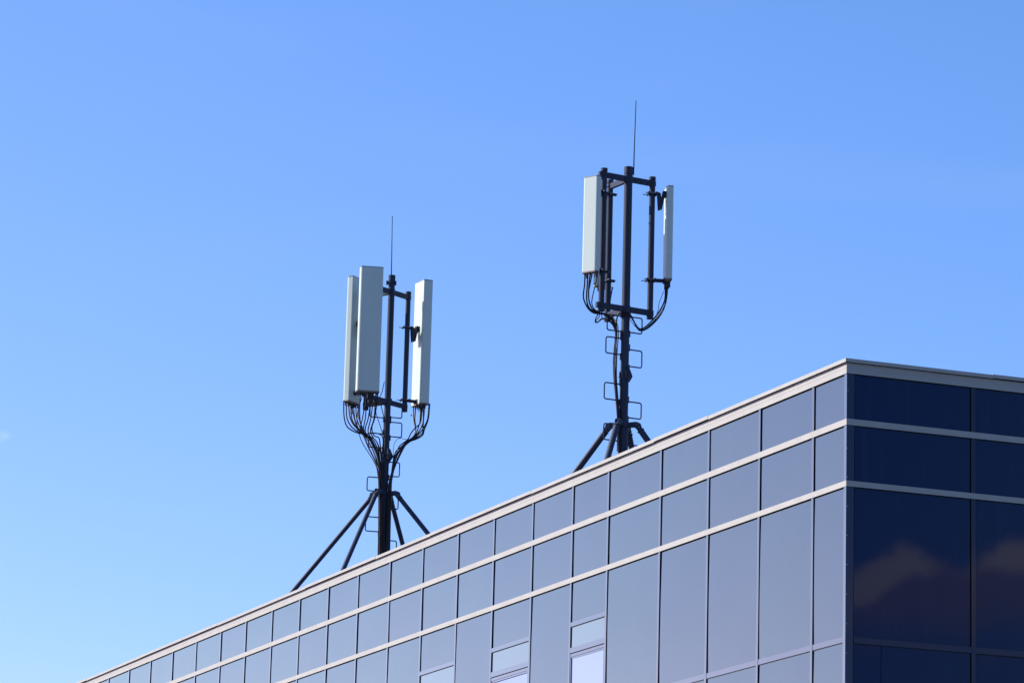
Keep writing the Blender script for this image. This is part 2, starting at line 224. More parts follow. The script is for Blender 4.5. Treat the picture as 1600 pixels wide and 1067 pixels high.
# ------------------------------------------------------------------ ground
ZR = 10.8          # top of the coping
ROOF = 10.2        # roof deck
g = MB(); n = 64
g.add([(0, 0, 0)] + [(6000 * math.cos(2 * PI * i / n), 6000 * math.sin(2 * PI * i / n), 0) for i in range(n)],
      [(0, 1 + i, 1 + (i + 1) % n) for i in range(n)], M['ground'])
go = g.build('ground'); go['kind'] = 'structure'
go['label'] = 'flat grey ground around the office building'; go['category'] = 'ground'

# ------------------------------------------------------------------ the building
LY, LX = 48.0, 26.0
B = thing('office_building', 'flat roofed office block clad in blue grey glass panels with pale metal trim bands', 'building')
c = MB()
c.box((.06, .06, 0), (LX, LY, ROOF - .02), M['wall'])
for a, b in (((.06, .06), (.34, LY)), ((.34, .06), (LX, .34)), ((LX - .3, .34), (LX, LY)), ((.34, LY - .3), (LX - .3, LY))):
    c.box((a[0], a[1], ROOF - .02), (b[0], b[1], 10.70), M['wall'])
c.build('wall', B)
r = MB(); r.box((.345, .345, ROOF - .018), (LX - .305, LY - .305, ROOF), M['roof']); r.build('roof', B)

PX = .020          # face of the panels behind the trim face
MX = .006          # face of the mullions
mull = [.875, 2.368, 3.874, 5.376, 7.122, 8.382, 9.864, 11.376, 12.858, 14.383, 15.877, 17.39, 18.885, 20.38, 21.88, 23.375,
        24.865, 26.39, 27.915, 29.40, 30.90, 32.39]
while mull[-1] < LY - 2: mull.append(mull[-1] + 1.497)
MW = .056
rmull = [1.657, 3.31]
while rmull[-1] < LX - 2: rmull.append(rmull[-1] + 1.655)
BANDS = [(10.007, 10.081), (9.276, 9.344)]       # trim bands
FASC = 10.624

def side_box(mb, left, u0, u1, d0, d1, z0, z1, m, sides=None):
    """a box on the left (x = 0) or right (y = 0) facade: u along it, d into the building"""
    if left: mb.box((d0, u0, z0), (d1, u1, z1), m, sides)
    else: mb.box((u0, d0, z0), (u1, d1, z1), m, sides)

def panel(left, u0, u1, z0, z1, name='facade_panel', m=None, d=PX, parent=B, into=None, tilt=.0016, lean=None):
    """one sheet of the cladding, very slightly out of true like real sheets"""
    uc, zc = (u0 + u1) / 2, (z0 + z1) / 2; a, b = lean or (random.gauss(0, tilt), random.gauss(0, tilt))
    mb = into or MB(); vs = []
    for dd in (0, 1):
        for u, z in ((u0, z0), (u1, z0), (u1, z1), (u0, z1)):
            e = d + dd * .022 + (0 if dd else a * (u - uc) + b * (z - zc))
            vs.append((e, u, z) if left else (u, e, z))
    if into is None:                                   # origin at the sheet's own middle
        o = Vector((d, uc, zc) if left else (uc, d, zc)); vs = [Vector(v) - o for v in vs]
    if left and into is None and name == 'facade_panel':      # sheets bow outwards by a few millimetres
        n_ = 8; h_ = z1 - z0; s_ = .0085 if h_ > 1 else .0055; fr = []
        for k in range(n_ + 1):
            t = k / n_; bow = s_ * h_ / 4 * (1 - (2 * t - 1) ** 2)
            for p, q in ((vs[0], vs[3]), (vs[1], vs[2])):
                w = Vector(p).lerp(Vector(q), t); w.x -= bow; fr.append(w)
        mb.add(fr, [(2 * k, 2 * k + 1, 2 * k + 3, 2 * k + 2) for k in range(n_)], m or M['panel'], True)
        mb.add(vs, [(4, 5, 6, 7), (0, 1, 5, 4), (1, 2, 6, 5), (2, 3, 7, 6), (3, 0, 4, 7)], m or M['panel'])
    else: mb.add(vs, [(0, 1, 2, 3), (4, 5, 6, 7), (0, 1, 5, 4), (1, 2, 6, 5), (2, 3, 7, 6), (3, 0, 4, 7)], m or M['panel'])
    if into is None: return mb.build(name, parent, o)

G = .004
J = .017              # dark gap on each mullion's near side, joint with painted shadow
H = .016              # dark strip under each trim band, its shadow line painted in
rows = [(BANDS[0][1], FASC), (BANDS[1][1], BANDS[0][0])]
cols = [(.075, mull[0])] + [(mull[i] + MW, mull[i + 1]) for i in range(len(mull) - 1)] + [(mull[-1] + MW, LY - .02)]
NVIS = (24, 21, 17)
TR = (7.449, 7.515)                                    # transom of the plain columns
LOW = 5.9
WCOL = (5, 7, 9, 11)
WT, WS = (8.662, 8.722), (8.298, 8.372)
clad = MB()
for i, (u0, u1) in enumerate(cols):
    u0 += G; u1 -= J
    for q, (z0, z1) in enumerate(rows):
        z1 -= H
        if i < NVIS[q]: panel(True, u0, u1, z0 - .004, z1)
        else: panel(True, u0, u1, z0, z1, into=clad)
    top = BANDS[1][0] - H
    if i in WCOL: panel(True, u0, u1, WT[1] - .004, top)
    elif i < 5:
        panel(True, u0, u1, TR[1] - .004, top); panel(True, u0, u1, LOW, TR[0] + .004)
    elif i < NVIS[2]: panel(True, u0, u1, LOW, top)
    else: panel(True, u0, u1, LOW, top, into=clad)
rcols = [(.115, rmull[0])] + [(rmull[i] + MW, rmull[i + 1]) for i in range(len(rmull) - 1)] + [(rmull[-1] + MW, LX - .02)]
RT = (7.440, 7.512)
for i, (u0, u1) in enumerate(rcols):
    u0 += G; u1 -= J * .7
    zs = [(z0 - .004, z1 - H * .6) for z0, z1 in rows] + [(RT[1] - .004, BANDS[1][0] - H * .6)]
    for z0, z1 in zs:
        if i < 2: panel(False, u0, u1, z0, z1, lean=((.0004, -.0002), (-.0008, LEAN))[i])
        else: panel(False, u0, u1, z0, z1, into=clad)
    if i == 0:
        panel(False, u0, .474, LOW, RT[0] + .004); panel(False, .482, u1, LOW, RT[0] + .004)
    elif i == 1: panel(False, u0, u1, LOW, RT[0] + .004)
    else: panel(False, u0, u1, LOW, RT[0] + .004, into=clad)
# storeys below, the same sheets and window strips carried down to the plinth
for left, cc in ((True, cols), (False, rcols)):
    for i, (u0, u1) in enumerate(cc):
        for z0, z1, gl in ((.5, 1.9, 0), (1.91, 3.3, 1), (3.31, 4.6, 0), (4.61, LOW - .006, 1)):
            panel(left, u0 + G, u1 - G, z0, z1, into=clad, m=M['lowglass'] if gl and i % 2 else M['panel'])
clad.box((.02, .02, 0), (.05, LY, .49), M['wall']); clad.box((.055, .02, 0), (LX, .05, .49), M['wall'])
clad.build('cladding', B)

# mullions: pale face, near flank blackened for shade and gasket; cut where the trim bands pass over them
def mullion(left, u):
    mb = MB()
    for z0, z1 in ((LOW - 5.4, BANDS[1][0]), (BANDS[1][1], BANDS[0][0]), (BANDS[0][1], FASC)):
        side_box(mb, left, u + .001, u + MW, MX, .052, z0 + .002, z1 - .002, M['mullion'],
                 {'-y': M['gasket_shade']} if left else {'-x': M['gasket_shade']})
        side_box(mb, left, u - J - .001, u + .0005, PX + .012, .05, z0 + .002, z1 - .002, M['gasket_shade'])  # dark strip deepens the mullion's shadow along its joint
    return mb.build('mullion', B)
for u in mull: mullion(True, u)
for u in rmull: mullion(False, u)

# transoms
def transom(left, u0, u1, z0, z1, d=.009):
    mb = MB()
    side_box(mb, left, u0 + .001, u1 - .001, d, .05, z0, z1, M['mullion'], {'-z': M['gasket_shade']})
    side_box(mb, left, u0 + .002, u1 - .002, d + .003, .049, z0 - .006, z0 - .0005, M['gasket_shade'])  # shadow line below the transom, painted as a dark strip
    return mb.build('transom', B)
for i in range(5): transom(True, cols[i][0], cols[i][1], *TR)
for i in range(2): transom(False, rcols[i][0], rcols[i][1], *RT)
bt = MB(); side_box(bt, False, .4745, .4815, PX + .006, .05, LOW, RT[0] - .01, M['gasket_shade']); bt.build('joint_seal', B)

# trim bands, fascia and coping run round both facades, undersides blackened as painted shade
for z0, z1 in BANDS:
    for left, L in ((True, LY), (False, LX)):
        mb = MB()
        side_box(mb, left, .0005 if left else .0007, L, 0 if left else -.001, .05, z0, z1, M['alu'], {'-z': M['gasket_shade']})
        side_box(mb, left, .08, L, PX + .010, .0505, z0 - H - .001, z0 - .0005, M['gasket_shade'])  # shadow under the band put in as a black strip
        mb.build('trim_band', B)
for left, L in ((True, LY), (False, LX)):
    mb = MB(); a = 0.0 if left else .001
    e = .004
    side_box(mb, left, a if left else .001, L, -.003, .055, FASC, 10.690, M['alu'], {'-z': M['gasket_shade']})
    side_box(mb, left, -.0040 if left else -.0042, L, -.0045, .055, 10.6901, 10.7495, M['alu'])
    side_box(mb, left, .08, L, PX + .010, .0505, FASC - H - .001, FASC - .0005, M['gasket_shade'])  # black strip painting the shade below the fascia
    mb.build('fascia', B)
    mb = MB(); u = -.034; k = 0
    cuts = ([3.85, 5.55, 9.9, 14.0, 16.5, 20.0, 25.0, 30.0, 34.0, 39.0, 44.0] if left else [1.93, 5.0, 8, 11, 14, 17, 20, 23]) + [L]
    for v in cuts:
        dz = (0, .006, -.001, .004)[k % 4]; dq = (0, .004, .001, .003)[k % 4]
        if left: mb.box((-.033 - dq, u, 10.752 + dz), (.36, v, 10.797 + dz), M['alu'], {'-z': M['gasket_shade']})
        else: mb.box((max(u, .3605), -.0335 - dq, 10.752 + dz), (v, .36, 10.797 + dz), M['alu'], {'-z': M['gasket_shade']}) if k else \
              (mb.box((-.0325, -.0365, 10.7525), (.36, -.0345, 10.796), M['alu']), mb.box((.3605, -.0365, 10.752), (v, .36, 10.797), M['alu'], {'-z': M['gasket_shade']}))
        u = v; k += 1
    mb.build('coping', B)
# folded sheet over the corner, riveted down its right leg
cp = MB()
for z0, z1 in ((.5, BANDS[1][0]), (BANDS[1][1], BANDS[0][0]), (BANDS[0][1], FASC)):
    cp.add([(.006, .074, z0), (.004, .006, z0), (.0055, .004, z0), (.108, .010, z0), (.108, .05, z0), (.05, .074, z0),
            (.006, .074, z1), (.004, .006, z1), (.0055, .004, z1), (.108, .010, z1), (.108, .05, z1), (.05, .074, z1)],
           [(0, 1, 7, 6), (1, 2, 8, 7), (2, 3, 9, 8), (3, 4, 10, 9), (4, 5, 11, 10), (5, 0, 6, 11)], M['post'])
post = cp.build('corner_post', B)
z = 10.42
while z > 6.2:
    if not any(a - .03 < z < b + .03 for a, b in BANDS):
        rv = MB(); rv.dome((.018, .0045, z), .0065, (0, -1, 0), M['rivet']); rv.build('rivet', post)
    z -= .345

# windows: fixed light above, framed casement below
for i in WCOL:
    u0, u1 = cols[i]
    w = MB()
    side_box(w, True, u0 + .001, u1 - .001, .007, .05, WT[0], WT[1], M['mullion'], {'-z': M['gasket_shade']})
    side_box(w, True, u0 + .002, u1 - .002, .010, .049, WT[0] - .008, WT[0] - .0005, M['gasket_shade'])  # dark strip in place of the shadow the lip casts
    side_box(w, True, u0 + .001, u1 - .001, .007, .05, WS[0], WS[1], M['mullion'], {'-z': M['gasket_shade']})
    side_box(w, True, u0 + .002, u1 - .002, .012, .049, WS[0] - .014, WS[0] - .0005, M['gasket_shade'])
    win = w.build('window', B)
    f = MB(); t = WS[0] - .015; bz = LOW + .02
    for a, b, d0 in ((t - .040, t, .010), (t - .068, t - .0405, .017)):
        e = 0 if d0 < .012 else .0405
        side_box(f, True, u0 + .003 + e * .8, u1 - .003 - e * .8, d0, .05, a, b, M['mullion'], {'-z': M['gasket_shade']})
    for d0, e0, e1, zt in ((.010, .003, .030, t - .0405), (.017, .0305, .052, t - .0685)):
        side_box(f, True, u0 + e0, u0 + e1, d0, .05, bz, zt, M['mullion'])
        side_box(f, True, u1 - e1, u1 - e0, d0, .05, bz, zt, M['mullion'])
    f.build('frame', win)
    pane_l = panel(True, u0 + .005, u1 - .005, WS[1] + .001, WT[0] - .009, 'pane', M['toplight'], .020, win)
    pane_s = panel(True, u0 + .054, u1 - .054, bz, t - .0695, 'pane', M['glass'], .026, win)

# ------------------------------------------------------------------ masts
def vec(r, d): return Vector((r, d, 0))

def clampring(mb, x, y, z, r, h, m):
    mb.tube([(x, y, z - h / 2), (x, y, z + h / 2)], r, m, 14)

def mast(base, rz, label, ring, flange, poletop, pr, low_r, ax, phi, L, L2, ftop, fbot, legs, rungs, cables, rung_phi, whip):
    T = thing('antenna_mast', label, 'antenna mast', base, rz, 'cellular antenna masts on the roof')
    st = M['steel']
    def tube(name, pts, r, m=st, n=16, parent=T, r1=None):
        mb = MB(); mb.tube(pts, r, m, n, r1=r1); return mb.build(name, parent)
    # pole in two lengths bolted at a flange
    tube('pole', [(ax, 0, ring - .02), (ax, 0, flange)], pr * 1.04, n=24)
    tube('pole', [(ax, 0, flange), (ax, 0, poletop)], pr, n=24)
    tube('base_pole', [(ax, 0, .03), (ax, 0, ring - .02)], low_r, n=24)
    mb = MB(); mb.tube([(ax, 0, 0), (ax, 0, .03)], low_r * 2.0, st, 24); mb.build('base_plate', T)
    mb = MB(); mb.tube([(ax, 0, poletop - .11), (ax, 0, poletop + .01)], pr * 1.09, st, 24); mb.build('pole_cap', T)
    # flange with gusset fins
    fl = MB(); clampring(fl, ax, 0, flange - .02, pr * 1.35, .026, st); clampring(fl, ax, 0, flange + .014, pr * 1.35, .026, st)
    flo = fl.build('flange', T)
    gm = MB()
    for q in (0, 1, 3):
        a = R(rung_phi + 45 + q * 90 - 38); e = Vector((math.cos(a), math.sin(a), 0)); nrm = Vector((-e.y, e.x, 0))
        c0 = Vector((ax, 0, flange))
        gm.plate([c0 + e * pr + Vector((0, 0, -.13)), c0 + e * (pr + .035) + Vector((0, 0, -.10)), c0 + e * (pr + .092) + Vector((0, 0, -.01)),
                  c0 + e * (pr + .085) + Vector((0, 0, .02)), c0 + e * (pr + .02) + Vector((0, 0, .15)), c0 + e * pr + Vector((0, 0, .15))], nrm, .014, st)
    gm.build('gusset', flo)
    bo = MB()
    for q in range(8):
        a = 2 * PI * q / 8 + .3; bo.tube([(ax + pr * 1.22 * math.cos(a), pr * 1.22 * math.sin(a), flange - .06), (ax + pr * 1.22 * math.cos(a), pr * 1.22 * math.sin(a), flange + .055)], .010, M['steel_light'], 6)
    bo.build('bolt', flo)
    # collar and four raking legs
    cl = MB(); clampring(cl, ax, 0, ring, low_r + .014, .085, st)
    col = cl.build('leg_collar', T)
    for (lx, ly, reach, rr, k) in legs:
        e = Vector((lx, ly, 0)).normalized(); nrm = Vector((-e.y, e.x, 0))
        ar = MB()
        for s_ in (-1, 1):
            ar.plate([Vector((ax, 0, ring + .035)) + e * low_r + nrm * .028 * s_, Vector((ax, 0, ring + .045)) + e * (reach - .03) + nrm * .028 * s_,
                      Vector((ax, 0, ring + .02)) + e * (reach + .03) + nrm * .028 * s_, Vector((ax, 0, ring - .10)) + e * (reach + .07) + nrm * .028 * s_,
                      Vector((ax, 0, ring - .15)) + e * (reach + .03) + nrm * .028 * s_, Vector((ax, 0, ring - .045)) + e * (reach - .06) + nrm * .028 * s_,
                      Vector((ax, 0, ring - .04)) + e * low_r + nrm * .028 * s_], nrm, .012, st)
        for q, (a_, b_) in enumerate(((reach - .02, .0), (reach + .022, -.055))):
            p = Vector((ax, 0, ring + b_)) + e * a_
            ar.tube([p - nrm * .05, p + nrm * .05], .014, M['steel_light'], 6)
        ar.build('leg_bracket', col)
        top = Vector((ax, 0, ring - .06)) + e * (reach + .01)
        dirv = (e + Vector((0, 0, -k))).normalized(); foot = top + dirv * ((top.z - .02) / -dirv.z)
        lg = MB(); lg.tube([top + dirv * .06, foot], rr, st, 18)
        lo = lg.build('leg', T)
        cm = MB(); cm.tube([top + dirv * .05, top + dirv * .062], rr * 1.22, st, 18)
        cm.obox(top + dirv * .01, dirv * .06, nrm * .02, dirv.cross(nrm) * .042, st); cm.build('end_fitting', lo)
        fp = MB(); fp.box((foot.x - .13, foot.y - .13, 0), (foot.x + .13, foot.y + .13, .022), st); fp.build('foot_plate', lo)
    # head frame: a straight bar through the pole with a third arm behind it, at top and bottom
    e1 = vec(math.cos(R(phi)), math.sin(R(phi))); e2 = vec(-math.sin(R(phi)), math.cos(R(phi))); A0 = Vector((ax, 0, 0))
    P1, P2, P3 = A0 - e1 * L, A0 + e2 * L2, A0 + e1 * L
    for z, h in ((ftop, .046), (fbot, .046)):
        for e, ln in ((e1, L + .055), (-e1, L + .10), (e2, L2 + .05)):
            side = Vector((-e.y, e.x, 0)); a0 = A0 + e * pr * .9; a1 = A0 + e * ln; c0 = (a0 + a1) / 2
            mb = MB(); mb.obox((c0.x, c0.y, z), e * (a1 - a0).length / 2, side * .030, Vector((0, 0, h)), st)
            br = mb.build('frame_bar', T)
        mb = MB(); clampring(mb, ax, 0, z, pr * 1.13, .12, st); mb.build('frame_collar', T)
    for P in (P1, P2, P3):
        mb = MB(); mb.tube([(P.x, P.y, fbot - .10), (P.x, P.y, ftop + .11)], .051, st, 18)
        mo = mb.build('mount_pole', T)
        for z, rr_, hh_ in ((ftop + .085, .0585, .055), (fbot - .075, .0585, .055), (ftop, .061, .022), (fbot, .061, .022)):
            mb = MB(); clampring(mb, P.x, P.y, z, rr_, hh_, st); mb.build('pole_band', mo)
    # climbing rungs bent from round bar
    eR = vec(math.cos(R(rung_phi)), math.sin(R(rung_phi)))
    for sgn, reach, zt, zb in rungs:
        e = eR * sgn; pr_ = pr if zb > ring else low_r; q = .035
        pts = []
        a = A0 + e * (pr_ * .8); b = A0 + e * reach
        pts = [a + Vector((0, 0, zt)), b - e * q + Vector((0, 0, zt))]
        for t in range(1, 5): pts.append(b - e * q + e * q * math.sin(t * PI / 8) + Vector((0, 0, zt - q + q * math.cos(t * PI / 8))))
        for t in range(0, 5): pts.append(b - e * q + e * q * math.cos(t * PI / 8) + Vector((0, 0, zb + q - q * math.sin(t * PI / 8))))
        pts.append(a + Vector((0, 0, zb)))
        mb = MB(); mb.tube(pts, .0118, st, 8)
        c0 = A0 + e * (pr_ + .006)
        for zz in (zt, zb): mb.obox(c0 + Vector((0, 0, zz + (.03 if zz == zt else -.03))), e * .012, Vector((-e.y, e.x, 0)) * .02, Vector((0, 0, .055)), st)
        mb.build('step_rung', T)
    # lightning rod
    (wr, wz0), (wr1, wz1) = whip
    mb = MB(); mb.tube([(wr, 0, wz0 - .12), (wr + (wr1 - wr) * .3, 0, wz0 + (wz1 - wz0) * .3), (wr1, 0, wz1)], .0125, st, 8, r1=.007)
    mb.build('lightning_rod', T)
    for r_, pts in cables:
        mb = MB(); mb.tube(spline(pts, 4), r_ / 1000., M['rubber'], 7); mb.build('cable', T)
    return T, A0, P1, P2, P3

def panel_antenna(T, c, az, w, dp, z0, z1, pole, zb, tilt_arm, label=None, nconn=6, conn_len=.05):
    """boxed panel antenna; az = compass of its front in the mast frame, degrees right of the camera side"""
    f = vec(math.sin(R(az)), -math.cos(R(az))); s = vec(math.cos(R(az)), math.sin(R(az)))   # front and right-hand directions
    c = vec(*c); prof = []
    def add(u, v): p = c + s * u + f * v; prof.append((p.x, p.y))
    q = min(.045, dp * .3); h = dp / 2; b = .012
    for u, v in ((-w / 2 + b, -h), (w / 2 - b, -h), (w / 2, -h + b)): add(u, v)
    for t in range(5): a = t * PI / 8; add(w / 2 - q + q * math.cos(a), h - q + q * math.sin(a))
    for t in range(5): a = PI / 2 + t * PI / 8; add(-w / 2 + q + q * math.cos(a), h - q + q * math.sin(a))
    add(-w / 2, -h + b)
    mb = MB(); mb.prism(prof, z0 + .02, z1 - .012, M['radome'])
    A = mb.build('panel_antenna', T)
    if label: A['label'] = label
    def grow(k): return [((x - c.x) * k + c.x, (y - c.y) * k + c.y) for x, y in prof]
    mb = MB(); mb.prism(grow(1.015), z1 - .0115, z1 + .004, M['topcap']); mb.build('top_cap', A)
    mb = MB(); mb.prism(grow(1.02), z0 - .004, z0 + .0195, M['cap']); mb.build('bottom_cap', A)
    # connectors under the bottom cap
    for i in range(nconn):
        u = (-.5 + (i + .5) / nconn) * w * .86; v = (.25 if i % 2 else -.25) * dp
        p = c + s * u + f * v
        mb = MB(); mb.tube([(p.x, p.y, z0 - .004), (p.x, p.y, z0 - .03)], .016, M['steel_light'], 8)
        mb.tube([(p.x, p.y, z0 - .03), (p.x, p.y, z0 - .03 - conn_len)], .011, M['rubber'], 8); mb.build('connector', A)
    # brackets to the mounting pole
    for j, z in enumerate(zb):
        mb = MB(); bk = c - f * h; d = Vector((bk.x - pole.x, bk.y - pole.y, 0)); ln = d.length; d.normalize(); sd = Vector((-d.y, d.x, 0))
        P = Vector((pole.x, pole.y, z)); m = M['steel']
        mb.obox(P + d * .066, d * .016, sd * .085, Vector((0, 0, .022)), m)
        mb.obox(P - d * .066, d * .013, sd * .085, Vector((0, 0, .022)), m)
        for q_ in (-.07, .07): mb.tube([P + sd * q_ - d * (.15 if q_ > 0 else .125), P + sd * q_ + d * .10], .008, M['steel_light'], 6)
        if tilt_arm and j == 0:
            # scissor arm that hangs below its pivot
            a0 = P + d * .09; a1 = P + d * (ln - .05) + Vector((0, 0, .02)); kn = (a0 + a1) / 2 + Vector((0, 0, -.27))
            for q_ in (-.04, .04):
                mb.plate([a0 + sd * q_ + Vector((0, 0, .03)), a0 + sd * q_ + d * .05 + Vector((0, 0, .01)), kn + sd * q_ + d * .035, kn + sd * q_ - d * .03 - Vector((0, 0, .02)), a0 + sd * q_ - Vector((0, 0, .04))], sd, .008, m)
                mb.plate([a1 + sd * q_ * .8 + Vector((0, 0, .04)), a1 + sd * q_ * .8 + d * .04 + Vector((0, 0, .03)), a1 + sd * q_ * .8 + d * .03 - Vector((0, 0, .05)), kn + sd * q_ * .8 + d * .03 - Vector((0, 0, .01)), kn + sd * q_ * .8 - d * .02], sd, .008, m)
            mb.tube([kn - sd * .055, kn + sd * .055], .012, M['steel_light'], 8)
            mb.obox(P + d * (ln - .012), d * .011, sd * .07, Vector((0, 0, .045)), m)
        else:
            mb.obox(P + d * (.08 + ln) / 2, d * (ln - .08) / 2, sd * .026, Vector((0, 0, .028)), m)
            mb.obox(P + d * (ln - .006), d * .008, sd * .075, Vector((0, 0, .04)), m)
        mb.build('mounting_bracket', A)
    return A

RZL, RZR = R(-19.344), R(-23.117)
T1, A0, P1, P2, P3 = mast((4.5, 29.051, ROOF), RZL, 'dark antenna mast with three tall wide panels, the one farther from the building corner',
    4.022, 4.778, 8.42, .064, .088, -.012, 50., .53, .565, 8.09, 5.86,
    [(-.92, .39, .261, .045, 1.126), (-.39, -.92, .395, .046, 1.178), (.39, .92, .323, .046, 1.152), (.92, -.39, .282, .045, 1.169)], RUNG_L, CABLE_L, 15., ((-.025, 8.43), (-.047, 9.647)))
mb = MB(); clampring(mb, -.02, 0, 8.28, .078, .05, M['steel']); 
for q in (-1, 1): mb.obox((-.02 + q * .085, 0, 8.275), (.016, 0, 0), (0, .05, 0), (0, 0, .035), M['steel'])
mb.build('clamp_collar', T1)
panel_antenna(T1, (-.415, -.66), 7, .455, .19, 5.905, 8.415, P1, (7.5, 6.1), True, 'widest white antenna panel, nearest on its mast', 8)
panel_antenna(T1, (-.73, .47), -122, .44, .145, 5.91, 8.46, P2, (7.5, 6.1), True, 'white antenna panel half hidden behind the nearest one', 8)
panel_antenna(T1, (.64, .56), 115, .435, .205, 5.925, 8.455, P3, (7.47, 5.99), True, 'white antenna panel on the right arm with a sunlit back', 8)
tg = MB(); tg.obox((-.69, .3, 5.68), (.026, 0, 0), (0, .004, 0), (0, 0, .026), M['topcap']); tg.build('cable_tag', T1)
tg = MB(); tg.obox((.47, .5, 5.71), (.018, 0, 0), (0, .004, 0), (0, 0, .018), M['white']); tg.build('cable_tag', T1)

T2, A0, P1, P2, P3 = mast((4.5, 17.2, ROOF), RZR, 'dark antenna mast with small narrow panels and open frame, nearer the building corner',
    3.294, 4.144, 7.73, .070, .084, 0.0, 31.6, .48, .585, 7.53, 5.275,
    [(-.96, .27, .266, .054, 1.342), (-.27, -.96, .38, .052, 1.266), (.3, .95, .286, .050, 1.287), (.96, -.27, .26, .052, 1.413)], RUNG_R, CABLE_R, 28., ((.085, 7.726), (.103, 8.915)))
panel_antenna(T2, (-.60, -.52), -36, .30, .112, 5.765, 7.415, P1, (7.22, 5.86), False, 'narrow white antenna panel facing left with sunlit front', 5)
panel_antenna(T2, (-.405, .66), -148, .30, .112, 5.80, 7.44, P2, (7.38, 5.87), False, 'white antenna panel hidden behind the left poles', 5)
panel_antenna(T2, (.695, .30), 100, .30, .112, 5.845, 7.475, P3, (7.35, 5.845), True, 'white antenna panel seen edge on at the right arm', 5, .09)
mb = MB(); mb.tube([(-.52, -.5, 5.77), (-.525, -.5, 5.58)], .026, M['white'], 14); mb.tube([(-.525, -.5, 5.58), (-.526, -.5, 5.565)], .017, M['rubber'], 12)
mb.build('surge_arrester', T2)

# ------------------------------------------------------------------ sky, sun, camera
SUN_EL = 38.0
to_sun = Vector((-.804, .592, 0)).normalized() * math.cos(R(SUN_EL)) + Vector((0, 0, math.sin(R(SUN_EL))))
W = bpy.data.worlds.new('World'); S.world = W; W.use_nodes = True
nt = W.node_tree; nt.nodes.clear(); L_ = nt.links
wo = N(nt, 'ShaderNodeOutputWorld'); bg = N(nt, 'ShaderNodeBackground', i_Strength=SKY_STRENGTH)
sky = N(nt, 'ShaderNodeTexSky', sky_type='NISHITA'); sky.sun_disc = False
sky.sun_elevation = R(SUN_EL); sky.sun_rotation = math.atan2(to_sun.x, to_sun.y)
sky.altitude = 0; sky.air_density = SKY_AIR; sky.dust_density = SKY_DUST; sky.ozone_density = SKY_OZONE
spc = N(nt, 'ShaderNodeSeparateColor'); cbc = N(nt, 'ShaderNodeCombineColor'); L_.new(sky.outputs[0], spc.inputs[0])
for i_, (pw_, mu_) in enumerate(SKY_TONE):          # white balance of the clear polarised sky
    p_ = N(nt, 'ShaderNodeMath', operation='POWER'); p_.inputs[1].default_value = pw_; L_.new(spc.outputs[i_], p_.inputs[0])
    q_ = N(nt, 'ShaderNodeMath', operation='MULTIPLY'); q_.inputs[1].default_value = mu_; L_.new(p_.outputs[0], q_.inputs[0])
    L_.new(q_.outputs[0], cbc.inputs[i_])
# a low bank of cumulus far behind the viewer, plus a trace of thin cirrus
tc = N(nt, 'ShaderNodeTexCoord'); sx = N(nt, 'ShaderNodeSeparateXYZ'); L_.new(tc.outputs['Generated'], sx.inputs[0])
def MA(op, a, b=None, c=None):
    n = N(nt, 'ShaderNodeMath', operation=op)
    for i, x in enumerate((a, b, c)):
        if x is None: continue
        if isinstance(x, (int, float)): n.inputs[i].default_value = x
        else: L_.new(x, n.inputs[i])
    return n.outputs[0]
def smooth(x, a, b):
    n = N(nt, 'ShaderNodeMapRange', interpolation_type='SMOOTHSTEP'); L_.new(x, n.inputs['Value'])
    n.inputs['From Min'].default_value = a; n.inputs['From Max'].default_value = b; return n.outputs[0]
el = MA('MULTIPLY', MA('ARCSINE', sx.outputs['Z']), 180 / PI)
az = MA('MULTIPLY', MA('ARCTAN2', sx.outputs['X'], MA('MULTIPLY', sx.outputs['Y'], -1)), 180 / PI)   # degrees from -Y towards +X
co = N(nt, 'ShaderNodeCombineXYZ'); L_.new(az, co.inputs[0]); L_.new(el, co.inputs[1])
def noise(scale, off, detail=5.):
    mp = N(nt, 'ShaderNodeMapping'); mp.inputs['Location'].default_value = off; L_.new(co.outputs[0], mp.inputs['Vector'])
    n = N(nt, 'ShaderNodeTexNoise', i_Scale=scale, i_Detail=detail, i_Roughness=.55); L_.new(mp.outputs[0], n.inputs['Vector']); return n.outputs['Fac']
bump = lambda c, w: MA('POWER', 2.718, MA('MULTIPLY', MA('POWER', MA('DIVIDE', MA('SUBTRACT', az, c), w), 2.), -1.))
n3 = MA('SUBTRACT', noise(6., (1, 4, 0)), .5); n1 = MA('SUBTRACT', noise(1.7, (3, 5, 0)), .5); n2 = MA('SUBTRACT', noise(.55, (9, 2, 0), 3.), .5)
top = MA('ADD', MA('ADD', 9.20, MA('MULTIPLY', bump(27.70, .62), .52)), MA('MULTIPLY', bump(29.25, .6), .40))
top = MA('ADD', top, MA('ADD', MA('MULTIPLY', n1, .5), MA('MULTIPLY', n3, .34)))
dtop = MA('SUBTRACT', top, el)                                        # depth below the cloud's crest, degrees
body = MA('MULTIPLY', MA('MULTIPLY', smooth(dtop, -.02, .30), bump(28.5, 7.)), smooth(MA('ADD', el, MA('MULTIPLY', n1, .8)), 7.9, 8.7))
elb = MA('ADD', MA('ADD', 8.62, MA('MULTIPLY', smooth(az, 27.0, 27.9), .50)), MA('MULTIPLY', smooth(az, 28.4, 29.0), -.1))
elb = MA('ADD', elb, MA('ADD', MA('MULTIPLY', n1, .5), MA('MULTIPLY', n3, .12)))
gap = MA('SUBTRACT', 1., MA('MULTIPLY', MA('MULTIPLY', smooth(az, 27.85, 28.3), MA('SUBTRACT', 1., smooth(az, 28.6, 28.8))), .7))
lit = MA('MULTIPLY', MA('MULTIPLY', smooth(dtop, .0, .12), smooth(MA('SUBTRACT', el, elb), -.08, .14)), gap)
